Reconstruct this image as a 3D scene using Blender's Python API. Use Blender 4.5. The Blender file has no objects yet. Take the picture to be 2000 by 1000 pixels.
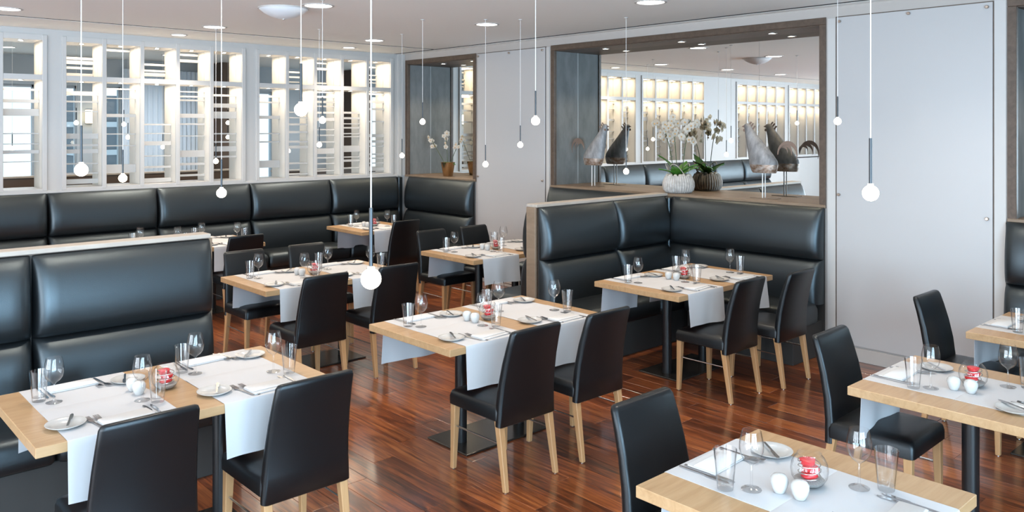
import bpy, math, random
from mathutils import Vector, Matrix
random.seed(7)
R = math.radians
scene = bpy.context.scene
C = scene.collection

# ------------------------------------------------------------------ camera, world, light, exposure
cd = bpy.data.cameras.new('camera'); cam = bpy.data.objects.new('camera', cd); C.objects.link(cam)
cam.location = (0, 0, 2.0); cam.rotation_euler = (R(90), 0, R(-42.5))
cd.sensor_width = 36; cd.lens = 28.89; cd.shift_y = -0.1259; cd.clip_start = 0.05
scene.camera = cam
scene.view_settings.view_transform = 'Standard'; scene.view_settings.look = 'None'
scene.view_settings.gamma = 1; scene.view_settings.use_curve_mapping = False
scene.view_settings.exposure = 0.92
scene.cycles.max_bounces = 7; scene.cycles.diffuse_bounces = 4; scene.cycles.glossy_bounces = 4; scene.cycles.transparent_max_bounces = 20; scene.cycles.adaptive_threshold = 0.02
scene.cycles.sample_clamp_indirect = 4.0; scene.cycles.caustics_reflective = False; scene.cycles.caustics_refractive = False
world = bpy.data.worlds.new('daylight'); scene.world = world; world.use_nodes = True
bg = world.node_tree.nodes['Background']
bg.inputs[0].default_value = (0.72, 0.88, 1.0, 1); bg.inputs[1].default_value = 0.9

def area_light(name, loc, rot, sx, sy, power, col):
    d = bpy.data.lights.new(name, 'AREA'); d.shape = 'RECTANGLE'; d.size = sx; d.size_y = sy
    d.energy = power; d.color = col
    o = bpy.data.objects.new(name, d); C.objects.link(o); o.location = loc; o.rotation_euler = rot
    return o
# daylight entering through the window bays of the front wall (behind the camera) and the left wall
for x in (-3.6, -1.2, 1.2):
    area_light('window_daylight', (x, -3.25, 1.45), (R(120), 0, 0), 2.0, 2.7, 230, (0.54, 0.79, 1.0))
for y in (0.2, 3.0, 5.8):
    area_light('window_daylight', (-6.25, y, 1.45), (R(116), 0, R(-90)), 2.2, 2.7, 150, (0.80, 0.90, 1.0))

# ------------------------------------------------------------------ materials
def nmat(name):
    m = bpy.data.materials.new(name); m.use_nodes = True
    nt = m.node_tree; b = nt.nodes['Principled BSDF']
    return m, nt, b
def N(nt, t, **kw):
    n = nt.nodes.new(t)
    for k, v in kw.items(): setattr(n, k, v)
    return n
def plain(name, col, rough=0.5, metal=0.0, spec=0.5, bump=None, coat=0.0, emit=None, es=0.0):
    m, nt, b = nmat(name)
    b.inputs['Base Color'].default_value = (*col, 1); b.inputs['Roughness'].default_value = rough
    b.inputs['Metallic'].default_value = metal; b.inputs['Specular IOR Level'].default_value = spec
    if coat: b.inputs['Coat Weight'].default_value = coat; b.inputs['Coat Roughness'].default_value = 0.08
    if emit: b.inputs['Emission Color'].default_value = (*emit, 1); b.inputs['Emission Strength'].default_value = es
    if bump:
        sc, st = bump
        geo = N(nt, 'ShaderNodeNewGeometry'); no = N(nt, 'ShaderNodeTexNoise'); no.inputs['Scale'].default_value = sc; no.inputs['Detail'].default_value = 3
        nt.links.new(geo.outputs['Position'], no.inputs['Vector'])
        bu = N(nt, 'ShaderNodeBump'); bu.inputs['Strength'].default_value = st; bu.inputs['Distance'].default_value = 0.004
        nt.links.new(no.outputs['Fac'], bu.inputs['Height']); nt.links.new(bu.outputs['Normal'], b.inputs['Normal'])
    return m
def wood(name, ramp, scale, rough, coat=0.0, dist=2.0, rnd=True, fine=0.35, bump=0.02, rr=0.0):
    m, nt, b = nmat(name); L = nt.links.new
    geo = N(nt, 'ShaderNodeNewGeometry'); oi = N(nt, 'ShaderNodeObjectInfo')
    add = N(nt, 'ShaderNodeMath', operation='ADD'); L(oi.outputs['Random'], add.inputs[0]); L(geo.outputs['Random Per Island'], add.inputs[1])
    fr = N(nt, 'ShaderNodeMath', operation='FRACT'); L(add.outputs[0], fr.inputs[0])
    mul = N(nt, 'ShaderNodeMath', operation='MULTIPLY'); mul.inputs[1].default_value = 37.0 if rnd else 0.0; L(fr.outputs[0], mul.inputs[0])
    off = N(nt, 'ShaderNodeCombineXYZ'); L(mul.outputs[0], off.inputs[0]); L(mul.outputs[0], off.inputs[1])
    va = N(nt, 'ShaderNodeVectorMath', operation='ADD'); L(geo.outputs['Position'], va.inputs[0]); L(off.outputs[0], va.inputs[1])
    vm = N(nt, 'ShaderNodeVectorMath', operation='MULTIPLY'); vm.inputs[1].default_value = scale; L(va.outputs[0], vm.inputs[0])
    n1 = N(nt, 'ShaderNodeTexNoise'); n1.inputs['Scale'].default_value = 1; n1.inputs['Detail'].default_value = 6; n1.inputs['Roughness'].default_value = 0.62; n1.inputs['Distortion'].default_value = dist
    L(vm.outputs[0], n1.inputs['Vector'])
    mixv = N(nt, 'ShaderNodeMath', operation='MULTIPLY_ADD'); mixv.inputs[1].default_value = rr; L(fr.outputs[0], mixv.inputs[0]); L(n1.outputs['Fac'], mixv.inputs[2])
    sub = N(nt, 'ShaderNodeMath', operation='SUBTRACT'); sub.inputs[1].default_value = rr * 0.5; L(mixv.outputs[0], sub.inputs[0])
    cr = N(nt, 'ShaderNodeValToRGB'); e = cr.color_ramp.elements
    e[0].position, e[0].color = ramp[0][0], (*ramp[0][1], 1); e[1].position, e[1].color = ramp[-1][0], (*ramp[-1][1], 1)
    for p, c in ramp[1:-1]:
        x = e.new(p); x.color = (*c, 1)
    L(sub.outputs[0], cr.inputs[0]); L(cr.outputs[0], b.inputs['Base Color'])
    b.inputs['Roughness'].default_value = rough
    if coat: b.inputs['Coat Weight'].default_value = coat; b.inputs['Coat Roughness'].default_value = 0.12
    bu = N(nt, 'ShaderNodeBump'); bu.inputs['Strength'].default_value = bump; bu.inputs['Distance'].default_value = 0.005
    L(n1.outputs['Fac'], bu.inputs['Height']); L(bu.outputs['Normal'], b.inputs['Normal'])
    return m
def glassy(name, tint=(0.995, 0.995, 0.995), base=0.06, edge=0.75, rim=(0.62, 0.63, 0.64)):
    m = bpy.data.materials.new(name); m.use_nodes = True; nt = m.node_tree; nt.nodes.clear(); L = nt.links.new
    out = N(nt, 'ShaderNodeOutputMaterial'); mix = N(nt, 'ShaderNodeMixShader')
    tr = N(nt, 'ShaderNodeBsdfTransparent'); tr.inputs[0].default_value = (*tint, 1)
    gl = N(nt, 'ShaderNodeBsdfGlossy'); gl.inputs['Roughness'].default_value = 0.03
    lw = N(nt, 'ShaderNodeLayerWeight'); lw.inputs[0].default_value = 0.5
    pw = N(nt, 'ShaderNodeMath', operation='POWER'); pw.inputs[1].default_value = 3.0; L(lw.outputs['Facing'], pw.inputs[0])
    ma = N(nt, 'ShaderNodeMath', operation='MULTIPLY_ADD'); ma.inputs[1].default_value = edge; ma.inputs[2].default_value = base; L(pw.outputs[0], ma.inputs[0])
    cr = N(nt, 'ShaderNodeValToRGB'); e = cr.color_ramp.elements
    e[0].position = 0.5; e[0].color = (*tint, 1); e[1].position = 0.97; e[1].color = (*rim, 1)
    L(lw.outputs['Facing'], cr.inputs[0]); L(cr.outputs[0], tr.inputs[0])
    L(ma.outputs[0], mix.inputs[0]); L(tr.outputs[0], mix.inputs[1]); L(gl.outputs[0], mix.inputs[2]); L(mix.outputs[0], out.inputs[0])
    return m
def mottled(name, c1, c2, scale, rough=0.6, metal=0.0, bump=0.1, stretch=(1, 1, 1)):
    m, nt, b = nmat(name); L = nt.links.new
    tc = N(nt, 'ShaderNodeTexCoord'); vm = N(nt, 'ShaderNodeVectorMath', operation='MULTIPLY'); vm.inputs[1].default_value = stretch
    L(tc.outputs['Object'], vm.inputs[0])
    n1 = N(nt, 'ShaderNodeTexNoise'); n1.inputs['Scale'].default_value = scale; n1.inputs['Detail'].default_value = 5; n1.inputs['Roughness'].default_value = 0.65
    L(vm.outputs[0], n1.inputs['Vector'])
    cr = N(nt, 'ShaderNodeValToRGB'); e = cr.color_ramp.elements
    e[0].position = 0.35; e[0].color = (*c1, 1); e[1].position = 0.68; e[1].color = (*c2, 1)
    L(n1.outputs['Fac'], cr.inputs[0]); L(cr.outputs[0], b.inputs['Base Color'])
    b.inputs['Roughness'].default_value = rough; b.inputs['Metallic'].default_value = metal
    bu = N(nt, 'ShaderNodeBump'); bu.inputs['Strength'].default_value = bump; bu.inputs['Distance'].default_value = 0.005
    L(n1.outputs['Fac'], bu.inputs['Height']); L(bu.outputs['Normal'], b.inputs['Normal'])
    return m

M = {}
M['leather'] = plain('black_leather', (0.0048, 0.0050, 0.0056), 0.34, spec=0.42, bump=(420, 0.12))
M['leather_bench'] = plain('bench_leather', (0.0056, 0.0058, 0.0062), 0.40, spec=1.0, bump=(380, 0.12))
for _k, _c in (('leather', (.86, .94, 1, 1)), ('leather_bench', (.74, .90, 1, 1))): M[_k].node_tree.nodes['Principled BSDF'].inputs['Specular Tint'].default_value = _c  # cool blue of the window sheen is put into the leather's specular tint
M['plank'] = wood('merbau_plank', [(0.27, (0.030, 0.009, 0.005)), (0.43, (0.11, 0.028, 0.009)), (0.57, (0.24, 0.064, 0.018)), (0.76, (0.42, 0.14, 0.040))], (20, 1.3, 1), 0.30, coat=0.8, rr=0.20, bump=0.03)
M['joint'] = plain('floor_joint', (0.012, 0.006, 0.004), 0.6)
M['maple'] = wood('maple_top', [(0.2, (0.34, 0.195, 0.090)), (0.5, (0.43, 0.265, 0.135)), (0.8, (0.49, 0.32, 0.175))], (3.0, 34, 30), 0.34, dist=0.8, bump=0.01)
M['beech'] = wood('beech_leg', [(0.2, (0.38, 0.205, 0.088)), (0.8, (0.50, 0.295, 0.145))], (30, 30, 3), 0.4, dist=0.6, bump=0.01)
M['darkwood'] = wood('smoked_oak', [(0.25, (0.060, 0.038, 0.026)), (0.75, (0.115, 0.078, 0.055))], (20, 20, 20), 0.5, dist=0.5, bump=0.02)
M['shelfwood'] = wood('shelf_oak', [(0.25, (0.155, 0.105, 0.068)), (0.75, (0.265, 0.19, 0.13))], (40, 2.5, 8), 0.45, dist=0.5, bump=0.02)
M['capwood'] = wood('cap_oak', [(0.25, (0.34, 0.29, 0.25)), (0.75, (0.46, 0.41, 0.36))], (3, 40, 8), 0.5, dist=0.5, bump=0.02)
M['fabric'] = mottled('grey_fabric', (0.165, 0.175, 0.175), (0.255, 0.262, 0.26), 6, 0.85, bump=0.1, stretch=(1, 1, 0.35))
M['white'] = plain('white_paint', (0.52, 0.505, 0.49), 0.45)
M['lattice'] = plain('lattice_paint', (0.54, 0.525, 0.51), 0.4)
M['lattice_in'] = plain('lattice_lining', (0.74, 0.70, 0.64), 0.5)
M['ceiling'] = plain('ceiling_paint', (0.90, 0.91, 0.885), 0.85)
M['wallpaint'] = plain('wall_paint', (0.43, 0.395, 0.37), 0.6)
M['panel'] = plain('panel_lacquer', (0.455, 0.445, 0.445), 0.32)
M['screw'] = plain('screw_metal', (0.45, 0.36, 0.30), 0.3, 1.0)
M['edge'] = plain('mirror_edge_strip', (0.32, 0.33, 0.33), 0.5)
M['dark'] = plain('dark_trim_shade', (0.03, 0.027, 0.025), 0.8)  # dark trim colour; in the ceiling grooves it stands in for shade
M['metal_black'] = plain('black_steel', (0.010, 0.010, 0.011), 0.35, spec=0.4)
M['plate_steel'] = plain('base_plate_steel', (0.055, 0.048, 0.042), 0.22, 0.6)
M['steel'] = plain('brushed_steel', (0.62, 0.61, 0.60), 0.25, 1.0)
M['cutlery'] = plain('cutlery_steel', (0.55, 0.55, 0.56), 0.16, 1.0)
M['linen'] = plain('white_linen', (0.52, 0.52, 0.535), 0.8, bump=(260, 0.05))
M['napkin'] = plain('napkin_linen', (0.58, 0.58, 0.585), 0.8, bump=(300, 0.05))
M['china'] = plain('white_china', (0.50, 0.49, 0.475), 0.15, spec=0.55)
M['hole'] = plain('shaker_hole', (0.05, 0.05, 0.05), 0.6)
M['glass'] = glassy('drinking_glass')
M['bowlglass'] = glassy('bowl_glass', base=0.05, edge=0.6, rim=(0.72, 0.73, 0.74))
M['pane'] = glassy('window_glass', tint=(0.93, 0.97, 0.98), base=0.03, edge=0.4)
M['mirror'] = plain('mirror_silver', (0.86, 0.88, 0.87), 0.0, 1.0)
M['red'] = plain('red_wax', (0.55, 0.012, 0.018), 0.35)
M['sand'] = mottled('grey_sand', (0.20, 0.19, 0.18), (0.42, 0.40, 0.38), 300, 0.9, bump=0.4)
M['globe'] = plain('pendant_globe', (0.9, 0.85, 0.78), 0.3, emit=(1.0, 0.86, 0.66), es=7.0)
M['cord'] = plain('white_cord', (0.80, 0.78, 0.76), 0.6)
M['rod'] = plain('blackened_rod', (0.035, 0.038, 0.042), 0.3, 0.7)
M['lamp_lens'] = plain('downlight_lens', (0.9, 0.9, 0.9), 0.4, emit=(1.0, 0.95, 0.88), es=6.0)
M['lamp_lens_warm'] = plain('spot_lens', (0.9, 0.9, 0.9), 0.4, emit=(1.0, 0.90, 0.74), es=7.0)
M['dome'] = plain('opal_dome', (0.70, 0.73, 0.76), 0.35)
M['zinc'] = mottled('whitewashed_zinc', (0.17, 0.17, 0.175), (0.36, 0.355, 0.36), 14, 0.55, 0.25, 0.25, (1, 1, 0.5))
M['zincband'] = mottled('rusty_zinc_band', (0.20, 0.10, 0.045), (0.62, 0.55, 0.50), 16, 0.35, 0.55, 0.2, (1, 1, 1.6))
M['copperish'] = plain('dull_copper_sheet', (0.24, 0.17, 0.135), 0.5, 0.4)
M['basket'] = mottled('grey_basket', (0.36, 0.33, 0.31), (0.58, 0.55, 0.52), 22, 0.85, 0, 0.12)
M['pebble'] = mottled('pale_pebble', (0.45, 0.38, 0.31), (0.70, 0.64, 0.57), 30, 0.7)
M['soil'] = mottled('bark_soil', (0.05, 0.035, 0.02), (0.15, 0.10, 0.06), 60, 0.95, 0, 0.5)
M['petal'] = plain('orchid_petal', (0.86, 0.82, 0.77), 0.5)
_nt = M['petal'].node_tree; _tl = N(_nt, 'ShaderNodeBsdfTranslucent'); _tl.inputs[0].default_value = (0.85, 0.82, 0.74, 1); _mx = N(_nt, 'ShaderNodeMixShader'); _mx.inputs[0].default_value = 0.6
_nt.links.new(_nt.nodes['Principled BSDF'].outputs[0], _mx.inputs[1]); _nt.links.new(_tl.outputs[0], _mx.inputs[2]); _nt.links.new(_mx.outputs[0], _nt.nodes['Material Output'].inputs[0])
M['petalcore'] = plain('orchid_core', (0.65, 0.36, 0.10), 0.5)
M['leaf'] = mottled('orchid_leaf', (0.030, 0.12, 0.012), (0.075, 0.23, 0.030), 8, 0.35)
M['stem'] = plain('orchid_stem', (0.05, 0.075, 0.025), 0.5)
M['twig'] = plain('silver_twig', (0.40, 0.36, 0.32), 0.5)
M['copper'] = mottled('hammered_copper', (0.50, 0.31, 0.15), (0.80, 0.62, 0.42), 14, 0.24, 1.0, 0.3, (1, 1, 0.3))
M['curtain'] = plain('pale_blue_curtain', (0.62, 0.70, 0.78), 0.8)
M['farwall'] = plain('blue_grey_wall', (0.42, 0.46, 0.49), 0.7)
M['brown'] = plain('brown_panelling', (0.085, 0.055, 0.038), 0.5)
M['farfloor'] = plain('far_carpet', (0.16, 0.13, 0.11), 0.9)
M['sconce'] = plain('sconce_shade', (0.9, 0.8, 0.6), 0.5, emit=(1.0, 0.78, 0.45), es=3.0)
M['tower'] = plain('tower_concrete', (0.10, 0.12, 0.14), 0.8)

# ------------------------------------------------------------------ mesh helpers
class MB:
    def __init__(s): s.v = []; s.f = []
    def add(s, vs, fs):
        n = len(s.v); s.v += [tuple(v) for v in vs]; s.f += [tuple(i + n for i in f) for f in fs]; return s
    def box(s, x0, x1, y0, y1, z0, z1):
        v = [(x, y, z) for z in (z0, z1) for (x, y) in ((x0, y0), (x1, y0), (x1, y1), (x0, y1))]
        return s.add(v, [(3, 2, 1, 0), (4, 5, 6, 7), (0, 1, 5, 4), (1, 2, 6, 5), (2, 3, 7, 6), (3, 0, 4, 7)])
    def cbox(s, x0, x1, y0, y1, z0, z1, b=0.003):      # box with chamfered edges
        rings = []
        for z, i in ((z0, b), (z0 + b, 0), (z1 - b, 0), (z1, b)):
            rings.append(rrect((x0 + x1) / 2, (y0 + y1) / 2, (x1 - x0) / 2 - i, (y1 - y0) / 2 - i, b, z, 1))
        return s.loft(rings)
    def loft(s, rings, cap=True, closed=True):
        n = len(rings[0]); vs = [p for r in rings for p in r]; fs = []
        for i in range(len(rings) - 1):
            for j in range(n if closed else n - 1):
                a = i * n + j; b = i * n + (j + 1) % n
                fs.append((a, b, b + n, a + n))
        if cap and closed:
            fs.append(tuple(reversed(range(n)))); fs.append(tuple(range((len(rings) - 1) * n, len(rings) * n)))
        return s.add(vs, fs)
    def lathe(s, prof, n=20, c=(0, 0, 0), cap0=False, cap1=False, mod=None):
        rings = []
        for r, z in prof:
            ring = []
            for j in range(n):
                a = 2 * math.pi * j / n; k = mod(a, z) if mod else 1.0
                ring.append((c[0] + r * k * math.cos(a), c[1] + r * k * math.sin(a), c[2] + z))
            rings.append(ring)
        vs = [p for r in rings for p in r]; fs = []
        for i in range(len(rings) - 1):
            for j in range(n):
                a = i * n + j; b = i * n + (j + 1) % n
                fs.append((a, b, b + n, a + n))
        if cap0: fs.append(tuple(reversed(range(n))))
        if cap1: fs.append(tuple(range((len(rings) - 1) * n, len(rings) * n)))
        return s.add(vs, fs)
    def tube(s, pts, rad, n=8, cap=True):
        pts = [Vector(p) for p in pts]; rings = []
        rad = rad if isinstance(rad, (list, tuple)) else [rad] * len(pts)
        t0 = (pts[1] - pts[0]).normalized(); up = Vector((0, 0, 1)) if abs(t0.z) < 0.9 else Vector((1, 0, 0))
        u = t0.cross(up).normalized()
        for i, p in enumerate(pts):
            t = (pts[min(i + 1, len(pts) - 1)] - pts[max(i - 1, 0)]).normalized()
            u = (u - t * u.dot(t)).normalized(); w = t.cross(u)
            rings.append([p + (u * math.cos(2 * math.pi * j / n) + w * math.sin(2 * math.pi * j / n)) * rad[i] for j in range(n)])
        return s.loft(rings, cap)
    def poly(s, pts, z0, z1):                          # extruded outline in the XY plane
        n = len(pts)
        v = [(x, y, z0) for x, y in pts] + [(x, y, z1) for x, y in pts]
        return s.add(v, [tuple(reversed(range(n))), tuple(range(n, 2 * n))] + [(i, (i + 1) % n, (i + 1) % n + n, i + n) for i in range(n)])
    def sphere(s, c, r, nu=14, nv=8, sq=(1, 1, 1)):
        prof = [(max(1e-4, math.sin(math.pi * i / nv)) * r, -math.cos(math.pi * i / nv) * r) for i in range(nv + 1)]
        k = len(s.v); s.lathe(prof, nu)
        for i in range(k, len(s.v)):
            x, y, z = s.v[i]; s.v[i] = (x * sq[0] + c[0], y * sq[1] + c[1], z * sq[2] + c[2])
        return s
    def xf(s, m):
        s.v = [tuple(m @ Vector(v)) for v in s.v]; return s
    def mesh(s, name, mat, smooth=None):
        me = bpy.data.meshes.new(name); me.from_pydata(s.v, [], s.f); me.update()
        if smooth is not None:
            me.polygons.foreach_set('use_smooth', [True] * len(me.polygons)); me.set_sharp_from_angle(angle=R(smooth))
        me.materials.append(M[mat] if isinstance(mat, str) else mat)
        return me
    def build(s, name, mat, parent=None, smooth=None, loc=None):
        return link(name, s.mesh(name, mat, smooth), parent, loc)
def link(name, me, parent=None, loc=None):
    o = bpy.data.objects.new(name, me); C.objects.link(o)
    if parent: o.parent = parent
    if loc: o.location = loc
    return o
def rrect(cx, cy, hx, hy, r, z, n=3):
    r = max(1e-4, min(r, hx, hy)); pts = []
    for (sx, sy, a0) in ((1, 1, 0), (-1, 1, 90), (-1, -1, 180), (1, -1, 270)):
        for i in range(n + 1):
            a = R(a0 + 90 * i / n); pts.append((cx + sx * (hx - r) + r * math.cos(a), cy + sy * (hy - r) + r * math.sin(a), z))
    return pts
def tag(o, label=None, cat=None, group=None, kind=None):
    if label: o['label'] = label
    if cat: o['category'] = cat
    if group: o['group'] = group
    if kind: o['kind'] = kind
    return o
def thing(name, label, cat, loc=(0, 0, 0), rz=0.0, group=None):
    o = bpy.data.objects.new(name, None); C.objects.link(o); o.location = loc; o.rotation_euler = (0, 0, rz); o.empty_display_size = 0.1
    return tag(o, label, cat, group)
def copy_tree(o, parent=None):
    c = o.copy(); C.objects.link(c); c.parent = parent
    for ch in o.children: copy_tree(ch, c)
    return c
def struct(name, mb, mat, label, smooth=None):
    return tag(mb.build(name, mat, None, smooth), label, None, None, 'structure')

# ------------------------------------------------------------------ the setting
WX, BY, CZ = 6.92, 9.87, 3.05           # right wall face, back wall face, ceiling height
X0, Y0 = -6.0, -3.0
FARY = 13.5
# floor: dark bed with planks standing a little proud of it
floor = struct('floor', MB().box(X0 - .2, WX + .6, Y0 - .2, BY + .1, -0.12, -0.004), 'joint', 'dark red-brown plank floor running under all the tables')
PW, PL, GAP = 0.145, 1.24, 0.0016
plank_me = MB().cbox(-PW / 2 + GAP / 2, PW / 2 - GAP / 2, -PL / 2 + GAP / 2, PL / 2 - GAP / 2, -0.012, 0.0, 0.0012).mesh('plank', 'plank')
cells = []
ca, sa = math.cos(R(47.5)), math.sin(R(47.5))
i = 0; x = X0 + PW / 2
while x < WX:
    y = Y0 - ((i * 0.437) % 1.0) * PL + PL / 2
    while y < BY + PL / 2:
        cells.append((x, y)); y += PL
    x += PW; i += 1
def shown(c):
    x, y = c; d = x * ca + y * sa; s = x * sa - y * ca
    return d > 2.6 and -0.40 < s / d < 0.66 and y > 1.2 and x > 1.6 and y < 7.4
vis = sorted([c for c in cells if shown(c)], key=lambda c: c[0] * ca + c[1] * sa)[:300]
vs_ = set(vis)
for c in vis:
    link('plank', plank_me, floor, (c[0], c[1], 0))
rest = MB()
for c in cells:
    if c not in vs_:
        y0, y1 = max(Y0, c[1] - PL / 2) + GAP / 2, min(BY, c[1] + PL / 2) - GAP / 2
        if y1 > y0: rest.box(c[0] - PW / 2 + GAP / 2, c[0] + PW / 2 - GAP / 2, y0, y1, -0.012, 0)
tag(rest.build('plank', 'plank', floor), kind='stuff')
# ceiling: slabs, with dark strips coloured as shade filling the grooves between them
ceil = struct('ceiling', MB().box(X0 - .2, WX + .7, Y0 - .2, BY + .1, CZ + 0.05, CZ + 0.2), 'dark', 'pale plaster ceiling with thin grooves whose shade is painted dark')
GX, GY = 6.72, 8.88
for a in ((X0 - .2, GX, Y0 - .2, GY), (GX + .075, WX + .6, Y0 - .2, BY + .1), (X0 - .2, GX, GY + .07, BY + .1)):
    MB().box(*a, CZ, CZ + 0.05).build('ceiling_slab', 'ceiling', ceil)
MB().box(GX, GX + .075, Y0, BY, CZ + .002, CZ + .05).box(X0, GX, GY, GY + .07, CZ + .002, CZ + .05).build('groove_shade_strip', 'dark', ceil)
# front wall (behind the camera) and left wall, with window bays
wf = struct('wall_front', MB().box(X0 - .2, WX + .6, Y0 - .2, Y0, 0, 0.06).box(X0 - .2, WX + .6, Y0 - .2, Y0, 2.85, CZ), 'white', 'white wall with tall window bays opposite the lattice screens')
for a, b in ((-6.2, -4.65), (-2.55, -2.25), (-0.15, 0.15), (2.25, 7.5)):
    MB().box(a, b, Y0 - .2, Y0, 0.06, 2.85).build('pier', 'white', wf)
wl = struct('wall_left', MB().box(X0 - .2, X0, Y0, BY, 0, 0.06).box(X0 - .2, X0, Y0, BY, 2.85, CZ), 'white', 'white side wall with three window bays')
for a, b in ((-3, -1.0), (1.4, 1.8), (4.2, 4.6), (7.0, BY)):
    MB().box(X0 - .2, X0, a, b, 0.06, 2.85).build('pier', 'white', wl)
# right wall with three niches
NZ0, NZ1 = 1.315, 2.965                   # niche opening heights
NICHES = [(3.46, 6.865), (8.24, 9.83), (-1.2, 2.037)]
MX = 7.33                                 # mirror plane
wr = struct('wall_right', MB().box(WX, WX + .55, Y0 - .2, BY, 0, NZ0 - .03), 'wallpaint', 'pale wall with mirrored niches and screwed-on white panels')
MB().box(WX, WX + .55, Y0 - .2, BY, NZ1, CZ).build('wall_band', 'wallpaint', wr)
for a, b in ((9.83, BY), (6.865, 8.24), (2.037, 3.46), (Y0 - .2, -1.2)):
    MB().box(WX, WX + .55, a, b, NZ0 - .03, NZ1).build('pier', 'wallpaint', wr)
MB().box(MX + .02, MX + .14, Y0, BY, NZ0 - .03, NZ1).build('niche_backing', 'dark', wr)
def wall_panel(y0, y1, z0, z1, screws):
    p = MB().cbox(WX - .016, WX - .002, y0, y1, z0, z1, .002).build('panel', 'panel', wr)
    MB().box(WX - .006, WX + .001, y0 - .012, y1 + .012, z0, z1 + .008).build('dark_trim_shade', 'darkwood', wr)  # dark wood sheet colours in the shaded gap round the panel
    for (y, z) in screws:
        b = MB().lathe([(.011, 0), (.011, .004), (.006, .009), (.012, .010), (.013, .018), (.010, .021)], 12, cap1=True).xf(Matrix.Rotation(R(-90), 4, 'Y'))
        b.build('screw', 'screw', p, 40, (WX - .016, y, z))
wall_panel(2.135, 3.36, 0.13, 2.952, [(2.17, 2.915), (2.75, 2.925), (3.33, 2.915), (2.17, 1.30), (3.335, 1.415)])
wall_panel(6.955, 8.205, 0.13, 2.952, [(6.99, 2.92), (7.58, 2.925), (8.18, 2.92), (6.99, 1.36), (8.18, 1.36)])
bb = struct('baseboard_right', MB().cbox(WX - .014, WX - .001, 2.06, 3.43, 0, .115, .002), 'wallpaint', 'low beige skirting under the large white panel')
struct('trim_1', MB().box(WX - .010, WX, 3.372, 3.445, .115, 2.95), 'white', 'slim white upright beside the large mirror frame')
struct('trim_2', MB().box(WX - .010, WX, 6.885, 6.94, .115, 2.95), 'white', 'slim white upright between the mirror frame and narrow panel')
struct('trim_3', MB().box(WX - .010, WX, 2.045, 2.125, .115, 3.04), 'white', 'slim white upright at the picture\'s right edge')

def niche(label, y0, y1, spots):
    t = thing('mirror_niche', label, 'niche', (WX, (y0 + y1) / 2, NZ0)); h = (y1 - y0) / 2; H = NZ1 - NZ0; D = MX - WX; fw = .062
    MB().cbox(-.012, D, -h, h, H - fw, H, .003).build('top_rail', 'darkwood', t)
    MB().box(.02, D, -h + fw, h - fw, H - fw - .006, H - fw).build('soffit', 'darkwood', t)
    MB().cbox(-.012, .03, -h, -h + fw, -.03, H - fw, .003).build('frame_post', 'darkwood', t)
    MB().cbox(-.012, .03, h - fw, h, -.03, H - fw, .003).build('frame_post', 'darkwood', t)
    for s in (-1, 1):
        a, b = sorted((s * h, s * (h - fw + .012)))
        p = MB().box(.03, D, a, b, 0, H - fw - .006).build('side_panel', 'fabric', t)
    MB().cbox(-.02, D, -h, h, -.032, 0, .004).build('shelf', 'shelfwood', t)
    MB().box(D - .004, D + .004, -h + .02, h - .02, 0.0, H - fw).build('mirror', 'mirror', t)
    for s in (-1, 1):
        MB().box(D - .012, D - .003, s * (h - fw + .008) - .002, s * (h - fw + .008) + .002, 0, H - fw - .006).build('mirror_edge', 'edge', t)
    for y in spots:
        sp = MB().lathe([(.046, 0), (.046, -.004), (.036, -.006), (.034, -.002)], 18).build('spotlight', 'steel', t, 40, (D * .55, y, H - fw - .006))
        MB().lathe([(.0001, -.003), (.0345, -.003)], 18).build('lens', 'lamp_lens_warm', sp)
        ld = bpy.data.lights.new('niche_spot', 'SPOT'); ld.energy = 13; ld.color = (1, .80, .55); ld.spot_size = R(110); ld.spot_blend = 0.8; ld.shadow_soft_size = .02
        lo = bpy.data.objects.new('niche_spot', ld); C.objects.link(lo); lo.parent = t; lo.location = (D * .55, y, H - fw - .02)
    return t
niche('wide mirror-backed niche with dark wood frame, roosters and orchid on its shelf', *NICHES[0], (-1.05, 0.0, 1.05))
niche('narrow mirror-backed niche with a copper pot in the far corner', *NICHES[1], (-.45, .2))
niche('dark wood framed niche cut off by the picture\'s right edge', *NICHES[2], (0.9,))

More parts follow.
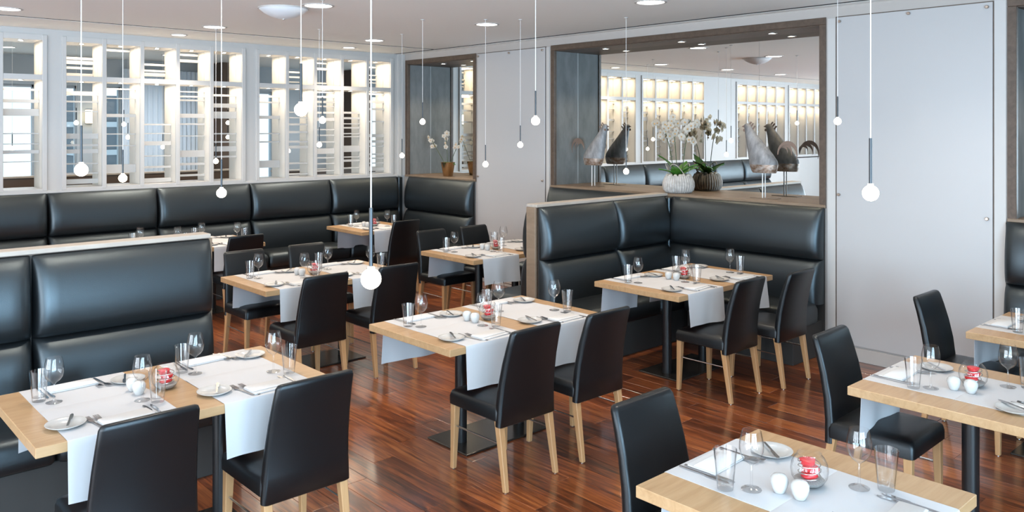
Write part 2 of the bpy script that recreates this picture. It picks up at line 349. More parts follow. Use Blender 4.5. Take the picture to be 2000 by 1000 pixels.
# ------------------------------------------------------------------ back wall and its lattice screens
SLATS = {
'C5':([],[(2.392, 2.413), (2.262, 2.298), (2.12, 2.196), (1.925, 1.936), (1.814, 1.823), (1.715, 1.752), (1.623, 1.632)]),
'B1':([(2.765, 2.795), (2.714, 2.756), (2.659, 2.686), (2.571, 2.612)],[(2.353, 2.399), (2.274, 2.292), (2.169, 2.183), (1.869, 1.928), (1.785, 1.808), (1.706, 1.751), (1.583, 1.597), (1.474, 1.49), (1.365, 1.417)]),
'B2':([(2.884, 2.908)],[(2.43, 2.446), (2.324, 2.334), (2.114, 2.151), (1.914, 1.926), (1.779, 1.79), (1.474, 1.568)]),
'B3':([(2.739, 2.763), (2.665, 2.69), (2.611, 2.653)],[(2.021, 2.04), (1.917, 1.929), (1.784, 1.832), (1.651, 1.663), (1.514, 1.538), (1.345, 1.393)]),
'B4':([(2.881, 2.906), (2.803, 2.836)],[(2.423, 2.435), (2.361, 2.381), (2.316, 2.336), (2.113, 2.163), (2.026, 2.046), (1.887, 1.897), (1.634, 1.716), (1.535, 1.562), (1.401, 1.423)]),
'B5':([],[(2.384, 2.409), (2.244, 2.295), (2.108, 2.193), (1.909, 1.925), (1.805, 1.823), (1.695, 1.759), (1.619, 1.639)]),
'A1':([],[(2.386, 2.412), (2.312, 2.333), (2.107, 2.147), (1.908, 1.922), (1.797, 1.816), (1.471, 1.564)]),
'A2':([(2.734, 2.756), (2.667, 2.689), (2.606, 2.617)],[(2.192, 2.206), (2.118, 2.132), (2.023, 2.048), (1.92, 1.947), (1.792, 1.816), (1.715, 1.751), (1.506, 1.525), (1.362, 1.381)]),
'A3':([(2.878, 2.897), (2.792, 2.826), (2.599, 2.622)],[(2.468, 2.484), (2.398, 2.426), (2.328, 2.359), (2.275, 2.295), (2.183, 2.211), (2.085, 2.127), (1.957, 1.973), (1.879, 1.895), (1.786, 1.806), (1.633, 1.708), (1.569, 1.588), (1.491, 1.507), (1.393, 1.407)]),
'A4':([],[(2.187, 2.216), (2.11, 2.139), (2.039, 2.053), (1.979, 2.001), (1.901, 1.916), (1.858, 1.873), (1.652, 1.738), (1.572, 1.587), (1.515, 1.544), (1.423, 1.435)]),
'A5':([(2.861, 2.882), (2.748, 2.763), (2.682, 2.703), (2.64, 2.652)],[(2.462, 2.485), (2.347, 2.382), (2.245, 2.271), (2.069, 2.089), (1.855, 1.899), (1.776, 1.811), (1.717, 1.732), (1.6, 1.621), (1.541, 1.562), (1.474, 1.489), (1.371, 1.415)]),
}
LZ = (1.34, 2.505, 2.56, 2.928)          # lower cell, upper cell
PITCH, OPEN = 0.407, 0.363
GROUPS = {'A': 4.682, 'B': 2.463, 'C': 0.240, 'D': -3.02, 'E': -5.24}
wb = struct('wall_back', MB().box(X0, WX + .6, BY, BY + .4, 0, 1.26), 'white', 'white wall below and between the lattice screens')
MB().box(X0, WX + .6, BY, BY + .4, 2.985, CZ).build('wall_band', 'white', wb)
edges = sorted((x - .045, x + 4 * PITCH + OPEN + .045) for x in GROUPS.values())
xs = [X0] + [e for p in edges for e in p] + [WX + .6]
for a, b in zip(xs[::2], xs[1::2]):
    if b - a > .02: MB().box(a, b, BY, BY + .4, 1.26, 2.985).build('pier', 'white', wb)
struct('trim_4', MB().cbox(X0, 6.80, BY - .02, BY + .02, 1.285, 1.318, .003), 'lattice', 'thin white sill along the top of the back wall bench')
struct('trim_5', MB().box(6.80, 6.85, BY - .03, BY, 1.3, CZ).box(6.87, 6.915, BY - .02, BY, 1.3, CZ), 'lattice', 'white pilaster in the corner beside the narrow niche')

def lattice(key, label, x0, lit=True):
    t = thing('lattice_screen', label, 'lattice screen', (x0, BY, LZ[0] - .022)); zb = -(LZ[0] - .022)
    W = 4 * PITCH + OPEN; D = .40; fr = -.022
    for i in range(6):
        a = -.045 if i == 0 else i * PITCH - (PITCH - OPEN); b = 0 if i == 0 else (i * PITCH if i < 5 else 4 * PITCH + OPEN + .045)
        if i == 5: a = W
        MB().cbox(a, b, fr, .02, 0, 2.985 + zb, .003).build('stile', 'lattice', t)
        MB().box(a + (.012 if i else .0), b - (.012 if i < 5 else 0), .02, D / 2 - .004, 0, 2.985 + zb).build('side_panel', 'lattice_in', t)
        MB().box(a + (.012 if i else .0), b - (.012 if i < 5 else 0), D / 2 + .004, D, 0, 2.985 + zb).build('side_panel', 'lattice_in', t)
    for i in range(5):
        xa, xb = i * PITCH, i * PITCH + OPEN
        for (z0, z1) in ((LZ[0] - .022, LZ[0]), (LZ[1], LZ[2]), (LZ[3], 2.985)):
            MB().box(xa, xb, fr + .003, D, z0 + zb, z1 + zb).build('rail', 'lattice', t)
        k = key + str(i + 1)
        sl = SLATS.get(k)
        if sl is None:
            rng = random.Random(k); z = 1.40; L = []
            while z < 2.45:
                hgt = rng.choice((.012, .015, .02, .025, .05, .08)); L.append((z, z + hgt)); z += hgt + rng.uniform(.05, .16)
            sl = ([(2.62, 2.645), (2.70, 2.72)] if rng.random() < .5 else [], L)
        for (z0, z1) in sl[0]: MB().box(xa - .01, xb + .01, D - .035, D - .005, z0 + zb, z1 + zb).build('slat', 'lattice', t)
        for (z0, z1) in sl[1]: MB().box(xa - .01, xb + .01, D / 2 - .03, D / 2 + .02, z0 + zb, z1 + zb).build('slat', 'lattice', t)
        for (zt, pw) in ((LZ[3], 1.5), (LZ[1], 1.6)):
            for yy in (.08, .15):
                sp = MB().lathe([(.030, 0), (.030, -.004), (.022, -.005)], 14).build('spotlight', 'steel', t, 40, ((xa + xb) / 2 - .03 + yy * .3, yy, zt + zb))
                MB().lathe([(.0001, -.0045), (.0225, -.0045)], 14).build('lens', 'lamp_lens_warm', sp)
            ld = bpy.data.lights.new('cell_light', 'AREA'); ld.energy = pw; ld.color = (1, .84, .62); ld.shape = 'RECTANGLE'; ld.size = .26; ld.size_y = .30
            lo = bpy.data.objects.new('cell_light', ld); C.objects.link(lo); lo.parent = t; lo.location = ((xa + xb) / 2, .2, zt + zb - .012)
    return t
lattice('A', 'white lattice screen with lit cells next to the far corner', GROUPS['A'])
lattice('B', 'white lattice screen with lit cells in the middle of the back wall', GROUPS['B'])
lattice('C', 'white lattice screen with lit cells at the picture\'s left edge', GROUPS['C'])
lattice('E', 'white lattice screen seen only at the mirror\'s edge', GROUPS['E'])
lattice('D', 'white lattice screen seen only in the mirror, beyond the plain wall', GROUPS['D'])

# ------------------------------------------------------------------ the room behind the lattice
FX0, FX1 = X0 - 1, 11.5
struct('floor_far', MB().box(FX0, FX1, BY + .4, FARY + .2, -.1, 0), 'farfloor', 'brown carpet of the room behind the lattice')
struct('ceiling_far', MB().box(FX0, FX1, BY + .4, FARY + .2, CZ, CZ + .1), 'ceiling', 'grey ceiling of the room behind the lattice')
struct('wall_far_right', MB().box(FX1, FX1 + .2, BY + .4, FARY, 0, CZ), 'farwall', 'end wall of the room behind the lattice')
struct('wall_far_left', MB().box(FX0 - .2, FX0, BY + .4, FARY, 0, CZ), 'farwall', 'other end wall of the room behind the lattice')
WIN = [(-4.6, -3.2), (-2.6, -1.2), (-.6, .8), (1.45, 2.95), (3.06, 3.52), (3.80, 4.14), (6.24, 6.68), (8.55, 9.2)]
wfar = struct('wall_far', MB().box(FX0, FX1, FARY, FARY + .2, 0, .7).box(FX0, FX1, FARY, FARY + .2, 2.62, CZ), 'farwall', 'blue-grey window wall seen through the lattice')
px = [FX0] + [e for w in WIN for e in w] + [FX1]
for a, b in zip(px[::2], px[1::2]):
    MB().box(a, b, FARY, FARY + .2, .7, 2.62).build('pier', 'farwall', wfar)
for n, (a, b) in enumerate(WIN):
    w = struct('window_%d' % (n + 1), MB().box(a, a + .02, FARY + .05, FARY + .1, .7, 2.62).box(b - .02, b, FARY + .05, FARY + .1, .7, 2.62).box(a, b, FARY + .05, FARY + .1, .7, .74).box(a, b, FARY + .05, FARY + .1, 2.58, 2.62), 'farwall', 'bright window ' + ('seen only in the mirror, farthest along', 'seen only in the mirror, second along', 'left of everything the lattice shows', 'filling the left edge screen\'s cell', 'left of the wall sconce', 'right of the wall sconce, with the tower block outside', 'behind the corner screen\'s first cell', 'behind the corner screen\'s last cell')[n])
    MB().box(a + .02, b - .02, FARY + .07, FARY + .08, .74, 2.58).build('pane', 'pane', w)
def curtain(label, a, b):
    mb = MB(); n = 40; rings = []
    for z in (.0, 2.9):
        r1 = [(a + (b - a) * i / n, FARY - .10 + .02 * math.sin(i * 1.3), z) for i in range(n + 1)]
        r2 = [(a + (b - a) * i / n, FARY - .09 + .02 * math.sin(i * 1.3), z) for i in range(n, -1, -1)]
        rings.append(r1 + r2)
    mb.loft(rings); tag(mb.build('curtain', 'curtain', None, 50), label, 'curtain', 'curtains of the far room')
curtain('pale blue curtain behind second and third lattice cells', 4.13, 4.76); curtain('pale blue curtain right of the dark window post', 4.84, 5.42)
def column(label, a, b):
    t = thing('panelled_column', label, 'column', ((a + b) / 2, FARY - .35, 0)); h = (b - a) / 2
    MB().cbox(-h, h, -.2, .33, 0, CZ - .002, .004).build('shaft', 'brown', t); MB().cbox(-h - .01, h + .01, -.21, .33, 0, .1, .003).build('plinth', 'dark', t)
column('broad brown column seen through the right half of the middle lattice', 5.52, 6.12); column('narrow brown column seen through the lattice near the corner', 8.0, 8.36)
t = thing('wall_sconce', 'small glowing wall sconce seen through the lattice', 'wall lamp', (3.68, FARY, 2.05))
MB().cbox(-.05, .05, -.03, 0, 0, .22, .003).build('bracket', 'steel', t); MB().cbox(-.06, .06, -.09, -.03, .01, .21, .006).build('shade', 'sconce', t)
t = thing('tower_block', 'dark tower block outside the far window', 'building', (7.35, 26, -8))
MB().box(-.8, .8, -.8, .8, 0, 10.9).build('shaft', 'tower', t)
for k in range(8): MB().box(-.84, .84, -.84, .84, 4.4 + k * .8, 4.55 + k * .8).build('ledge', 'farwall', t)

t = thing('bench_divider', 'low brown bench back in the room behind the lattice', 'divider', (1.6, 11.7, 0))
MB().cbox(-3.4, 3.55, 0, .08, 0, 1.36, .004).build('panel', 'brown', t); MB().cbox(-3.42, 3.57, -.02, .10, 1.36, 1.385, .003).build('cap', 'capwood', t)
t = thing('bench_divider', 'short dark bench back in the room behind the corner lattice', 'divider', (7.3, 12.3, 0))
MB().cbox(-1.2, 1.4, 0, .08, 0, 1.28, .004).build('panel', 'brown', t); MB().cbox(-1.22, 1.42, -.02, .10, 1.28, 1.305, .003).build('cap', 'capwood', t)
for x, y, wh in ((-2.5, 12, 'behind the screen seen only in the mirror'), (.2, 12, 'behind the left edge screen'), (2.4, 12.4, 'behind the middle screen\'s left cells'), (4.4, 12.2, 'over the pale blue curtains'), (6.6, 12, 'behind the corner screen\'s left cells'), (8.8, 12, 'behind the corner screen\'s right cells')):
    t = thing('downlight', 'small added ceiling lamp brightening the far room ' + wh, 'ceiling light', (x, y, CZ), 0, 'added ceiling lamps of the far room')  # added lamps that brighten the dim far room
    MB().lathe([(.1, 0), (.1, -.005), (.09, -.007), (.085, -.001)], 24).build('ring', 'white', t, 40)
    MB().lathe([(.0001, -.003), (.085, -.003)], 24).build('lens', 'lamp_lens', t)
    ld = bpy.data.lights.new('downlight_beam', 'SPOT'); ld.energy = 90; ld.color = (.92, .96, 1); ld.spot_size = R(165); ld.spot_blend = 1; ld.shadow_soft_size = .09
    lo = bpy.data.objects.new('downlight_beam', ld); C.objects.link(lo); lo.parent = t; lo.location = (0, 0, -.02)

# ------------------------------------------------------------------ ceiling lamps
DL = [(1.62, 8.40, .115, 'over the far end of the left bench'), (3.52, 8.46, .115, 'above the back wall table'), (5.49, 8.46, .115, 'above the far corner table'),
      (3.52, 9.45, .085, 'close to the middle lattice screen'), (5.74, 9.45, .085, 'close to the corner lattice screen'), (3.56, 6.36, .125, 'beside the opal dome lamp'),
      (5.48, 6.36, .115, 'in front of the narrow white panel'), (5.52, 4.30, .125, 'above the corner booth table'),
      (5.52, 2.20, .115, 'added unseen overhead to warm the right edge tables'), (3.56, 2.20, .115, 'added unseen overhead to warm the second right table'),  # two added, unseen lamps that warm and brighten the right-hand tables
      (3.56, 4.30, .115, 'above the central table, out of view overhead'), (1.62, 6.36, .115, 'over the left bench, out of view overhead'), (1.62, 4.3, .115, 'over the front bench, seen in the mirror'),
      (-.35, 8.46, .115, 'over the plain back wall, seen in the mirror'), (-.35, 6.36, .115, 'over the room\'s far side, seen in the mirror'), (-2.3, 8.46, .115, 'over the leftmost screen, seen in the mirror'), (-2.3, 6.36, .115, 'over the leftmost floor, seen in the mirror')]
for x, y, r, where in DL:
    t = thing('downlight', 'round recessed ceiling downlight ' + where, 'ceiling light', (x, y, CZ), 0, 'ceiling downlights')
    MB().lathe([(r + .012, 0), (r + .012, -.005), (r - .006, -.007), (r - .012, -.001)], 28).build('ring', 'white', t, 40)
    MB().lathe([(.0001, -.003), (r - .012, -.003)], 28).build('lens', 'lamp_lens', t)
    ld = bpy.data.lights.new('downlight_beam', 'SPOT'); ld.energy = 62; ld.color = (1, .86, .70); ld.spot_size = R(130); ld.spot_blend = 1; ld.shadow_soft_size = .09
    lo = bpy.data.objects.new('downlight_beam', ld); C.objects.link(lo); lo.parent = t; lo.location = (0, 0, -.02)
t = thing('ceiling_dome', 'shallow white opal dome lamp on the ceiling', 'ceiling light', (3.42, 6.72, CZ))
MB().lathe([(.215, 0), (.21, -.012), (.17, -.045), (.11, -.075), (.05, -.092), (.0001, -.096)], 32).build('shade', 'dome', t, 40)
MB().lathe([(.22, 0), (.22, -.008), (.205, -.010)], 32).build('rim', 'white', t, 40); MB().lathe([(.012, -.094), (.012, -.102), (.0001, -.106)], 12).build('finial', 'steel', t, 40)

PEND = [(1.21, 1.88, 1.593, 'hanging lowest, in front of the middle-left table'), (2.84, 1.26, 1.771, 'in front of the large white panel, the bigger one there'),
        (1.93, 4.54, 1.627, 'before the back bench, above the front-left bench end'), (1.02, 3.85, 1.816, 'before the first cell of the middle lattice'),
        (1.80, 5.83, 1.657, 'before the second cell of the middle lattice'), (1.65, 3.09, 2.072, 'large and high before the corner lattice screen'),
        (3.43, 6.06, 2.056, 'small and high before the corner lattice\'s third cell'), (4.44, 7.91, 1.809, 'tiny and lower before the corner lattice\'s third cell'),
        (3.62, 8.66, 1.633, 'tiny before the last cell of the middle lattice'), (3.62, 3.73, 2.039, 'highest and biggest before the narrow white panel'),
        (5.48, 5.86, 1.826, 'middle one before the narrow white panel'), (5.23, 6.09, 1.636, 'lowest one before the narrow white panel'),
        (4.78, 6.51, 2.051, 'before the grey side of the narrow niche'), (5.36, 7.69, 1.677, 'beside the narrow niche frame, above the back bench corner'),
        (6.10, 2.96, 2.044, 'at the right edge of the wide mirror frame'), (6.13, 5.07, 1.574, 'before the mirror, beside the smaller rooster')]
pm = {}
pm['globe'] = MB().sphere((0, 0, 0), .0275, 18, 12).lathe([(.0095, .024), (.0095, .032), (.0001, .033)], 12).mesh('globe', 'globe', 40)
pm['rod'] = MB().lathe([(.0055, .034), (.0055, .19), (.0001, .192)], 10).mesh('rod', 'rod', 40)
for x, y, z, where in PEND:
    t = thing('pendant_lamp', 'glowing globe pendant ' + where, 'pendant lamp', (x, y, z), 0, 'globe pendants on white cords')
    link('globe', pm['globe'], t); link('rod', pm['rod'], t)
    MB().lathe([(.0019, .19), (.0019, CZ - z)], 8).build('cord', 'cord', t, 40)
    MB().lathe([(.02, CZ - z), (.02, CZ - z - .006), (.0001, CZ - z - .008)], 14).build('ceiling_cap', 'white', t, 40)

for x, z, where in ((2.962, 2.053, 'before the sconce'), (3.533, 2.035, 'behind the second middle cell, upper one'), (3.584, 1.866, 'behind the second middle cell, lower one'), (4.032, 1.731, 'at the curtain edge'), (4.939, 2.06, 'before the broad brown column, upper one'), (4.939, 1.855, 'before the broad brown column, lower one'), (5.885, 1.639, 'behind the second corner cell'), (2.256, 1.741, 'behind the left edge screen')):
    t = thing('pendant_lamp', 'small globe pendant in the far room ' + where, 'pendant lamp', (x, 11.4, z), 0, 'globe pendants of the far room')
    link('globe', pm['globe'], t); link('rod', pm['rod'], t)
    MB().lathe([(.0019, .19), (.0019, CZ - z)], 8).build('cord', 'cord', t, 40)

# ------------------------------------------------------------------ benches
UP = [(.835, .045), (.84, .085), (.865, .108), (.92, .124), (1.0, .126), (1.08, .118), (1.16, .098), (1.22, .076), (1.265, .048), (1.285, .025), (1.292, .008)]
LO = [(.45, .145), (.50, .155), (.60, .156), (.70, .142), (.765, .12), (.805, .092), (.825, .065), (.835, .045)]
def cushion(L, prof, er=.07, emin=.28):
    us = [0, .006, .02, .04, er, .12, .2]; us = [u for u in us if u < L / 2] + [L / 2]; us = us + [L - u for u in reversed(us[:-1])]
    def e(u):
        d = min(u, L - u)
        return 1 if d >= er else emin + (1 - emin) * math.sqrt(max(0, 1 - (1 - d / er) ** 2))
    nz = len(prof); nu = len(us); v = []; f = []
    for u in us:
        for z, d in prof: v.append((u, -d * e(u), z))
    for i in range(nu - 1):
        for j in range(nz - 1):
            a = i * nz + j; f.append((a, a + nz, a + nz + 1, a + 1))
    b = len(v); v += [(us[0], 0, prof[0][0]), (us[-1], 0, prof[0][0]), (us[-1], 0, prof[-1][0]), (us[0], 0, prof[-1][0])]
    f.append((b, b + 1, b + 2, b + 3))
    f.append(tuple([b + 3] + [nz - 1 - j for j in range(nz)][0:] + [b])[::-1])
    f.append(tuple([b + 1] + [(nu - 1) * nz + j for j in range(nz)] + [b + 2])[::-1])
    f.append(tuple([b] + [i * nz for i in range(nu)] + [b + 1])[::-1]); f.append(tuple([b + 2] + [i * nz + nz - 1 for i in range(nu - 1, -1, -1)] + [b + 3])[::-1])
    mb = MB(); mb.add(v, f); return mb
def bench(label, loc, rz, segs, depth=.58, corner=False, sf=0.0):
    t = thing('banquette', label, 'bench', loc, rz); x = 0; tot = sum(segs)
    for q, L in enumerate(segs):
        g = .003; s0 = sf if q == 0 else 0
        cushion(L - 2 * g, UP).build('upper_back_cushion', 'leather_bench', t, 60, (x + g, 0, 0))
        cushion(L - 2 * g, LO).build('lower_back_cushion', 'leather_bench', t, 60, (x + g, 0, 0))
        rings = []
        hy = (depth - .10) / 2; cy = -.10 - hy
        for z, i_, r in ((.30, .02, .03), (.315, .004, .035), (.36, 0, .04), (.42, 0, .04), (.455, .014, .045), (.472, .05, .05), (.478, .12, .06)):
            rings.append(rrect((L + s0) / 2, cy, (L - s0) / 2 - g - i_ * .6, hy - i_, r, z, 4))
        MB().loft(rings).build('seat_cushion', 'leather_bench', t, 50, (x, 0, 0))
        x += L
    MB().cbox(.02 + sf, tot - .02, -depth + .06, -.01, 0, .30, .004).build('plinth', 'dark', t)
    MB().box(.0, tot, -.012, 0.0, .0, 1.285).build('backboard', 'dark', t)
    if corner: MB().cbox(tot - .01, tot + .06, -.07, 0, .3, 1.285, .01).build('corner_filler', 'leather_bench', t)
    return t
bench('long black leather bench along the back wall under the lattice', (-2.26, BY - .022, 0), 0, [1.13, 1.13, 1.14, 1.13, 1.135, 1.135, 1.13, 1.10], corner=True)
bench('black leather bench section under the narrow niche in the far corner', (WX - .022, 9.72, 0), R(-90), [1.47], sf=.46)
bench('large black leather bench at the front left', (.09 - 1.02, 5.17, 0), 0, [1.02, 1.02, 1.01])
bench('black leather bench along the booth divider, facing the corner booth table', (5.03, 5.15, 0), 0, [1.0, .80], corner=True)
bench('black leather bench under the wide mirror in the corner booth', (WX - .022, 5.09, 0), R(-90), [1.63], sf=.53)
bench('black leather bench on the hidden side of the booth divider', (6.80, 5.275, 0), R(180), [.9, .87], corner=False)
bench('black leather bench under the wide mirror behind the booth divider', (WX - .022, 6.86, 0), R(-90), [1.51])
bench('black leather bench at the picture\'s right edge', (WX - .022, 2.04, 0), R(-90), [1.4, 1.4])
def divider(label, x0, x1):
    t = thing('bench_divider', label, 'divider', (x0, 5.16, 0))
    MB().box(0, x1 - x0, .0, .105, 0, 1.30).build('panel', 'darkwood', t)
    MB().cbox(-.01 if x0 > 0 else 0, x1 - x0 + (0 if x0 > 0 else .01), -.012, .117, 1.295, 1.322, .003).build('cap', 'capwood', t)
    a = (-.022, 0) if x0 > 0 else (x1 - x0, x1 - x0 + .022)
    MB().cbox(*a, -.004, .109, 0, 1.295, .003).build('end_post', 'shelfwood', t)
divider('wood-capped divider behind the front left bench', -.95, 2.11)
divider('wood-capped divider with end post beside the corner booth', 5.02, 6.89)

# ------------------------------------------------------------------ chairs
def make_chair():
    t = thing('dining_chair', 'x', 'chair', (0, 0, 0), 0, 'black leather dining chairs')
    rings = []
    for z, i_, r in ((.378, .008, .02), (.384, 0, .022), (.43, 0, .022), (.456, .006, .026), (.467, .02, .03), (.474, .06, .05), (.477, .11, .06)):
        rings.append(rrect(0, .02, .218 - i_, .218 - i_, r, z, 3))
    MB().loft(rings).build('seat', 'leather', t, 50)
    prof = [(.345, -.176, .030), (.352, -.177, .045), (.47, -.182, .05), (.58, -.198, .05), (.70, -.226, .048), (.80, -.256, .045), (.868, -.279, .042), (.884, -.284, .036), (.890, -.286, .022)]
    rings = []
    for z, y, th in prof:
        k = (z - .345) / .545; hx = .218 - .030 * k
        if z > .88: hx -= .006 if z < .888 else .016
        if z < .35: hx -= .012
        ring = []
        for (px_, py_, _) in rrect(0, 0, hx, th / 2, .016, 0, 2):
            ring.append((px_, y + py_ - .015 + .022 * k * ((px_ / .2) ** 2), z - .006 * k * (1 - (px_ / .2) ** 2)))
        rings.append(ring)
    MB().loft(rings).build('backrest', 'leather', t, 55)
    def leg(x0, y0, x1, y1, w0, w1):
        MB().loft([rrect(x1, y1, w1 - .003, w1 - .003, .002, .004, 1), rrect(x1, y1, w1, w1, .003, .008, 1), rrect(x0, y0, w0, w0, .003, .384, 1)]).build('leg', 'beech', t, 30)
        MB().lathe([(.009, 0), (.009, .005)], 8, (x1, y1, 0), True, True).build('glide', 'steel', t)
    for s in (-1, 1):
        leg(s * .19, .205, s * .20, .212, .021, .014)
        leg(s * .188, -.178, s * .193, -.238, .021, .014)
        MB().tube([(s * .195, .207, .255), (s * .192, -.196, .255)], .005, 8).build('stretcher', 'steel', t, 40)
    return t
chair0 = make_chair(); used = [False]
def chair(x, y, rz, label):
    o = chair0 if not used[0] else copy_tree(chair0); used[0] = True
    o.location = (x, y, 0); o.rotation_euler = (0, 0, rz); o['label'] = label; return o
P_ = math.pi
CH = 'black leather dining chair with beech legs, '
chair(3.20, 3.57, 0, CH + 'left one before the central table')
chair(3.81, 3.565, 0, CH + 'right one before the central table')
chair(1.12, 3.57, 0, CH + 'leftmost, cut off by the picture\'s lower edge')
chair(1.83, 3.57, 0, CH + 'right one before the front-left table')
chair(5.36, 3.54, 0, CH + 'left one before the corner booth table')
chair(5.955, 3.46, 0, CH + 'right one before the corner booth table')
chair(2.69, 1.86, P_, CH + 'at the foreground right table')
chair(4.33, 1.86, P_ + .02, CH + 'at the second right table')
chair(5.76, 1.90, P_, CH + 'before the large white panel')
chair(3.16, 5.80, 0, CH + 'left one before the middle-left table')
chair(3.82, 5.80, 0, CH + 'right one before the middle-left table')
chair(3.225, 6.82, P_, CH + 'left one behind the middle-left table')
chair(3.845, 6.82, P_, CH + 'right one behind the middle-left table')
chair(5.36, 6.87, P_, CH + 'left one behind the table past the booth divider')
chair(5.955, 6.87, P_, CH + 'right one behind the table past the booth divider')
chair(5.70, 8.36, 0, CH + 'before the far corner table')
chair(3.70, 8.36, 0, CH + 'before the back wall table')

# ------------------------------------------------------------------ tables and what stands on them
TT = .745
def table(name4, x0, y0, wide, phrase):
    L = 1.33 if wide else .805; W = .832
    t = thing('dining_table', ('four-seat' if wide else 'two-seat') + ' pale maple table, ' + phrase, 'table', (x0 + L / 2, y0 + W / 2, 0))
    MB().cbox(-L / 2, L / 2, -W / 2, W / 2, TT - .042, TT, .002).build('tabletop', 'maple', t)
    cols = (-.25, .25) if wide else (0,)
    for c in cols:
        MB().lathe([(.038, .012), (.038, TT - .048)], 20, (c, 0, 0)).build('column', 'metal_black', t, 40)
        MB().cbox(c - .16, c + .16, -.16, .16, TT - .050, TT - .042, .001).build('mounting_plate', 'metal_black', t)
    w = .367 if wide else .225
    MB().cbox(-w, w, -.198 if wide else -.225, .198 if wide else .225, .0, .012, .003).build('base_plate', 'plate_steel', t)
    return t

def cloth(x0, x1, ys, hang_y, z_end, sgn, lift, seed, label):
    """cloth strip: from ys on the top, over the table edge at hang_y, down to z_end; sgn is the outward direction"""
    rng = random.Random(seed); ph = rng.uniform(0, 6); nx = 12; z = TT + .0015 + lift
    prof = [(ys, z, 0), (ys + sgn * .004, z + .001, 0)]
    n = 5
    for i in range(1, n): prof.append((ys + (hang_y - ys) * i / n, z, 0))
    prof += [(hang_y - sgn * .006, z, 0), (hang_y + sgn * .001, z - .0015, 0), (hang_y + sgn * .004, z - .007, 0), (hang_y + sgn * .0045, z - .03, .05)]
    for i in range(1, 6):
        k = i / 5; prof.append((hang_y + sgn * (.0045 + .012 * k), z - .03 - (z - .03 - z_end) * k, k))
    top = []; bot = []
    for (y, zz, k) in prof:
        rt, rb = [], []
        for j in range(nx + 1):
            u = j / nx; x = x0 + (x1 - x0) * u
            dy = sgn * k * (.009 * math.sin(ph + u * 7.0) + .006 * math.sin(2 * ph + u * 13)); dz = k * .008 * math.sin(ph + u * 3)
            rt.append((x, y + dy + (sgn * .0015 if k else 0), zz + dz)); rb.append((x, y + dy, zz + dz - (.0013 if not k else 0)))
        top.append(rt); bot.append(rb[::-1])
    rings = [a + b for a, b in zip(top, bot)]
    m = MB().loft(rings)
    if sgn < 0: m.f = [tuple(reversed(f)) for f in m.f]
    return tag(m.build('table_runner', 'linen', None, 45), label, 'table runner', 'white linen table runners')

proto = {}
proto['bread_plate'] = MB().lathe([(.0001, .004), (.05, .004), (.058, .008), (.077, .015), (.079, .0145), (.078, .012), (.056, .001), (.0001, .0)], 28).mesh('bread_plate', 'china', 50)
wgp = [(.0001, .001), (.034, .001), (.035, .003), (.02, .006), (.006, .012), (.0042, .025), (.004, .082), (.008, .090), (.024, .101), (.036, .117), (.042, .14), (.0415, .16), (.037, .185), (.0325, .205), (.0318, .205)]
proto['wine_glass'] = MB().lathe(wgp, 22).mesh('wine_glass', 'glass', 50)
proto['tumbler'] = MB().lathe([(.0001, .001), (.027, .001), (.0275, .004), (.040, .140), (.0388, .1405), (.0275, .020), (.0001, .017)], 22).mesh('tumbler', 'glass', 50)
def knife_mesh(L, nm):
    h = [(-.0045, 0), (.0045, 0), (.005, .05 * L / .21), (.004, .11 * L / .21), (.0085, .118 * L / .21), (.0095, .17 * L / .21), (.007, .2 * L / .21), (.001, L), (-.0055, .195 * L / .21), (-.005, .12 * L / .21), (-.004, .10 * L / .21), (-.005, .05 * L / .21)]
    return MB().poly([(x, y - L / 2) for x, y in h], 0, .0035).mesh(nm, 'cutlery')
proto['table_knife'] = knife_mesh(.21, 'table_knife'); proto['butter_knife'] = knife_mesh(.16, 'butter_knife')
def fork_mesh():
    L = .19; mb = MB()
    mb.poly([(-.005, -L / 2), (.005, -L / 2), (.0055, -.06), (.003, .02), (.004, .03), (.011, .042), (.011, .056), (-.011, .056), (-.011, .042), (-.004, .03), (-.003, .02), (-.0055, -.06)], 0, .003)
    for k in range(4):
        c = -.009 + .006 * k; mb.poly([(c - .0017, .055), (c + .0017, .055), (c + .0012, L / 2), (c - .0012, L / 2)], .0005, .0035)
    for i, (x, y, z) in enumerate(mb.v): mb.v[i] = (x, y, z + max(0, (y - .03)) * .08 + .002)
    return mb.mesh('fork', 'cutlery')
proto['fork'] = fork_mesh()
proto['napkin'] = MB().loft([rrect(0, 0, .105, .058, .004, 0, 2), rrect(0, 0, .107, .060, .005, .003, 2), rrect(0, 0, .106, .059, .005, .006, 2)]).loft([rrect(0, .012, .103, .045, .004, .006, 2), rrect(0, .012, .105, .047, .005, .009, 2), rrect(0, .012, .100, .043, .005, .013, 2)]).mesh('napkin', 'napkin', 40)
shaker_prof = [(.0001, 0), (.017, 0), (.019, .002), (.026, .018), (.0305, .036), (.0295, .049), (.022, .059), (.010, .0635), (.0001, .0642)]
proto['shaker_body'] = MB().lathe(shaker_prof, 20).mesh('shaker_body', 'china', 60)
proto['shaker_hole'] = MB().lathe([(.0016, .0), (.0001, .0006)], 8).mesh('shaker_hole', 'hole')
